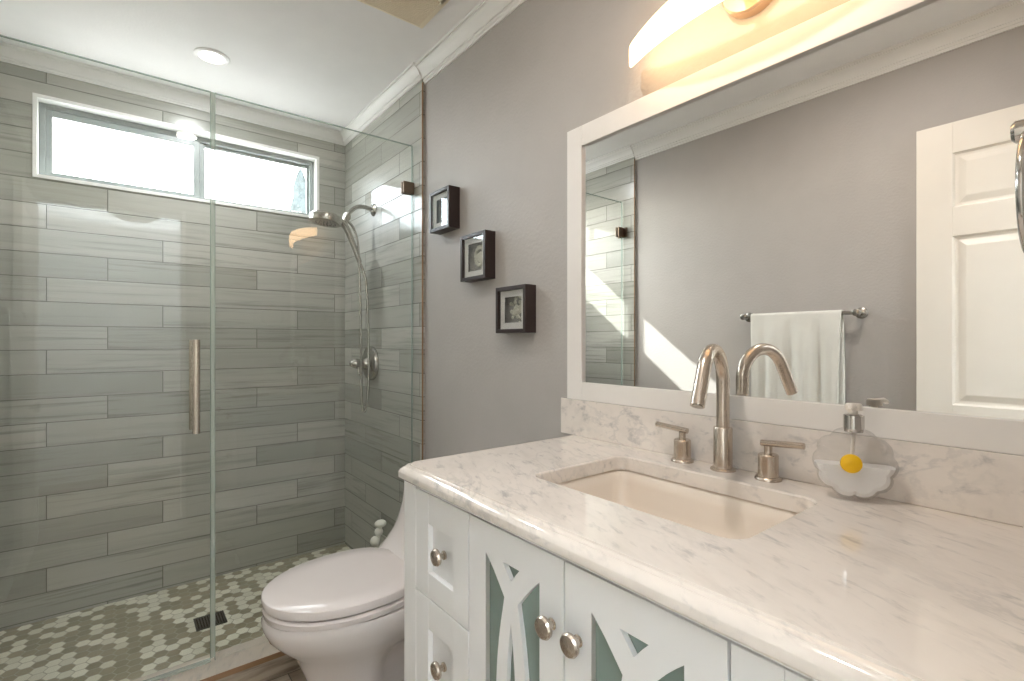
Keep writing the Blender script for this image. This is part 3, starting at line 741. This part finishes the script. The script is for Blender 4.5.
slab([(.411, .745, .325, .178), (.413, .75, .316, .185), (.428, .75, .314, .187), (.434, .745, .32, .181)]).build('seat', M['toilet_plastic'], to, smooth=45)
slab([(.4395, .742, .326, .178), (.442, .75, .314, .187), (.459, .75, .311, .189), (.4645, .748, .313, .1873), (.4672, .744, .318, .183), (.468, .70, .39, .125), (.468, .64, .47, .05)]).build('lid', M['toilet_plastic'], to, smooth=32)
for s in (-1, 1):
    MB().tube([(.752, TY+s*.085-.018, .448), (.752, TY+s*.085+.018, .448)], .014, 16).build('hinge', M['toilet_plastic'], to, smooth=40)
# brush behind the toilet
tb = thing('toilet_brush', (.815, 1.83, FL), 'white toilet brush with beaded handle between toilet and shower glass', 'toilet brush')
b = MB(); b.lathe((.815, 1.83, FL), (0, 0, 1), [(0, .045), (.004, .048), (.12, .042), (.15, .034), (.152, .03), (.12, .03), (.12, 0)], 30); b.build('holder', M['brush_white'], tb, smooth=40)
b = MB(); b.tube([(.815, 1.83, .02), (.785, 1.83, .40)], .006, 12); hd2 = b.build('handle_rod', M['brush_white'], tb, smooth=40)
b = MB(); b.ball((.799, 1.83, .473), .020, (1.15, 1, .72)); b.ball((.792, 1.83, .443), .0165, (1, 1, 1)); b.ball((.776, 1.83, .41), .0175, (1, 1, 1.1)); b.tube([(.785, 1.83, .40), (.796, 1.83, .46)], .009, 12)
b.build('handle_grip', M['brush_white'], hd2, smooth=60)

# ------------------------------------------------------------------ left wall: towel bar, towel, open door
TBX, TBZ = WL+.062, 1.302
tw = thing('towel_bar', (WL, .98, TBZ), 'nickel towel bar on the left wall, seen in the mirror', 'towel bar')
MB().tube([(TBX, .735, TBZ), (TBX, 1.222, TBZ)], .0085, 18).build('bar', M['shower_nickel'], tw, smooth=40)
for y in (.738, 1.219):
    b = MB(); b.lathe((WL, y, TBZ), (1, 0, 0), [(0, .024), (.006, .024), (.01, .018), (.012, .011), (.05, .011), (.052, .015), (.072, .015), (.075, .011), (.075, 0)], 26); b.build('bar_post', M['shower_nickel'], tw, smooth=40)
b = MB(); y0, y1 = .79, 1.178; NU, NV = 40, 44; rings = []
prof = []
for k in range(16): prof.append((.013, -.52+.52*k/15, 1))
for k in range(1, 8): a = PI*k/8; prof.append((.013*math.cos(a), .013*math.sin(a), 0))
for k in range(16): prof.append((-.013, -.42*k/15, 1))
for j in range(NU+1):
    f = j/NU; y = y0+(y1-y0)*f; row = []
    for (dx, dz, rip) in prof:
        dep = min(1, max(0, -dz)/.25)
        wv = .010*math.sin(f*19+.6)+.006*math.sin(f*41+2)
        yy = y+dep*.012*(f-.5)*(-1 if dx > 0 else 1)
        row.append((TBX+dx+(wv if dx > 0 else wv*.3)*dep*rip + (.006*dep if dx > 0 else 0), yy, TBZ-.001+dz+.003*math.sin(f*9)*dep))
    rings.append(row)
b.loft(rings, cap=False, closed=False)
o = b.build('hand_towel', M['towel'], loc=(TBX, .984, TBZ), smooth=80); md = o.modifiers.new('thickness', 'SOLIDIFY'); md.thickness = .005; md.offset = 0
tag(o, 'white ribbed towel hanging over the towel bar, seen in the mirror', 'towel')
# towel ring on the doorway wall at the right edge of the picture
RX, RZ = .885, 1.443
tg = thing('towel_ring', (RX, YE, RZ), 'chrome towel ring on the wall at the right end of the vanity', 'towel ring')
b = MB(); b.lathe((RX, YE, RZ), (0, 1, 0), [(0, .024), (.006, .024), (.01, .016), (.012, .01), (.084, .01), (.088, .014), (.106, .014), (.11, .01), (.11, 0)], 26); b.build('ring_post', M['chrome'], tg, smooth=40)
b = MB(); rr = .072; pts = [(RX+rr*math.sin(2*PI*k/48), YE+.094, RZ-.008-rr+rr*math.cos(2*PI*k/48)) for k in range(49)]
b.tube(pts, .005, 14, cap=False); b.build('ring', M['chrome'], tg, smooth=60)
# six-panel door standing open against the left wall
DX = -.375; DT = .034; dY0, dY1 = -.03, .542; dZ0, dZ1 = FL+.012, 2.003
d1 = bpy.data.objects.new('door_1', None); C.objects.link(d1); d1.location = (DX-DT, dY0, dZ0); ORG[d1] = Vector(d1.location); struct(d1)
b = MB(); st = .108
rows = [(.20, .82), (.943, 1.575), (1.683, 1.887)]
xs = (DX-DT, DX)
cols = [(dY0+st, dY1-st)]
b.box(*xs, dY0, dY0+st, dZ0, dZ1, .001); b.box(*xs, dY1-st, dY1, dZ0, dZ1, .001);
zz = [dZ0]+[z for r in rows for z in r]+[dZ1]
for c0, c1 in cols:
    for i in range(0, len(zz), 2): b.box(*xs, c0, c1, zz[i], zz[i+1], .001)
leaf = b.build('door_leaf', M['door_white'], d1)
for c0, c1 in cols:
    for z0, z1 in rows:
        b = MB(); rg = []
        for ins, dx in ((0, -.002), (.006, -.011), (.012, -.012), (.016, -.012), (.036, -.004), (.04, -.003)):
            rg.append([(DX+dx, c0+ins, z0+ins), (DX+dx, c1-ins, z0+ins), (DX+dx, c1-ins, z1-ins), (DX+dx, c0+ins, z1-ins)])
        b.loft([[(DX-DT+.004, c0, z0), (DX-DT+.004, c1, z0), (DX-DT+.004, c1, z1), (DX-DT+.004, c0, z1)]]+rg); b.build('door_panel', M['door_white'], leaf)
b = MB(); b.lathe((DX, dY1-.06, .84), (1, 0, 0), [(0, .03), (.006, .03), (.01, .012), (.03, .011), (.036, .022), (.05, .027), (.06, .022), (.063, 0)], 26); b.build('door_knob', M['brushed_nickel'], leaf, smooth=40)
for z in (.2, 1.0, 1.8): MB().tube([(DX-.004, dY0-.006, z-.045), (DX-.004, dY0-.006, z+.045)], .006, 12).build('door_hinge', M['brushed_nickel'], d1, smooth=40)

# added fill light: unseen bowl uplight in the hallway, brightens the bathroom through the doorway
hl = thing('hall_fill_lamp', (.1, -.85, 2.42), 'added white bowl uplight, unseen fill light in the hallway behind the doorway', 'ceiling light')
b = MB(); b.lathe((.1, -.85, 2.42), (0, 0, -1), [(0, .06), (.02, .06), (.025, .05), (.025, .008), (.2, .008), (.2, 0)], 36); b.build('lamp_stem', M['brushed_nickel'], hl, smooth=40)
b = MB(); b.lathe((.1, -.85, 2.19), (0, 0, -1), [(-.004, .175), (0, .18), (.03, .16), (.06, .10), (.075, .03), (.076, 0), (.068, 0.0), (.066, .03), (.05, .095), (.022, .152), (-.004, .172)], 40); b.build('lamp_bowl', M['trim_white'], hl, smooth=60)
la = light('hall_fill_light', 'AREA', (0, 0, -.221), HALL_FILL, (.86, .94, 1), shape='DISK', size=.28); la.rotation_euler = (PI, 0, 0); la.parent = hl
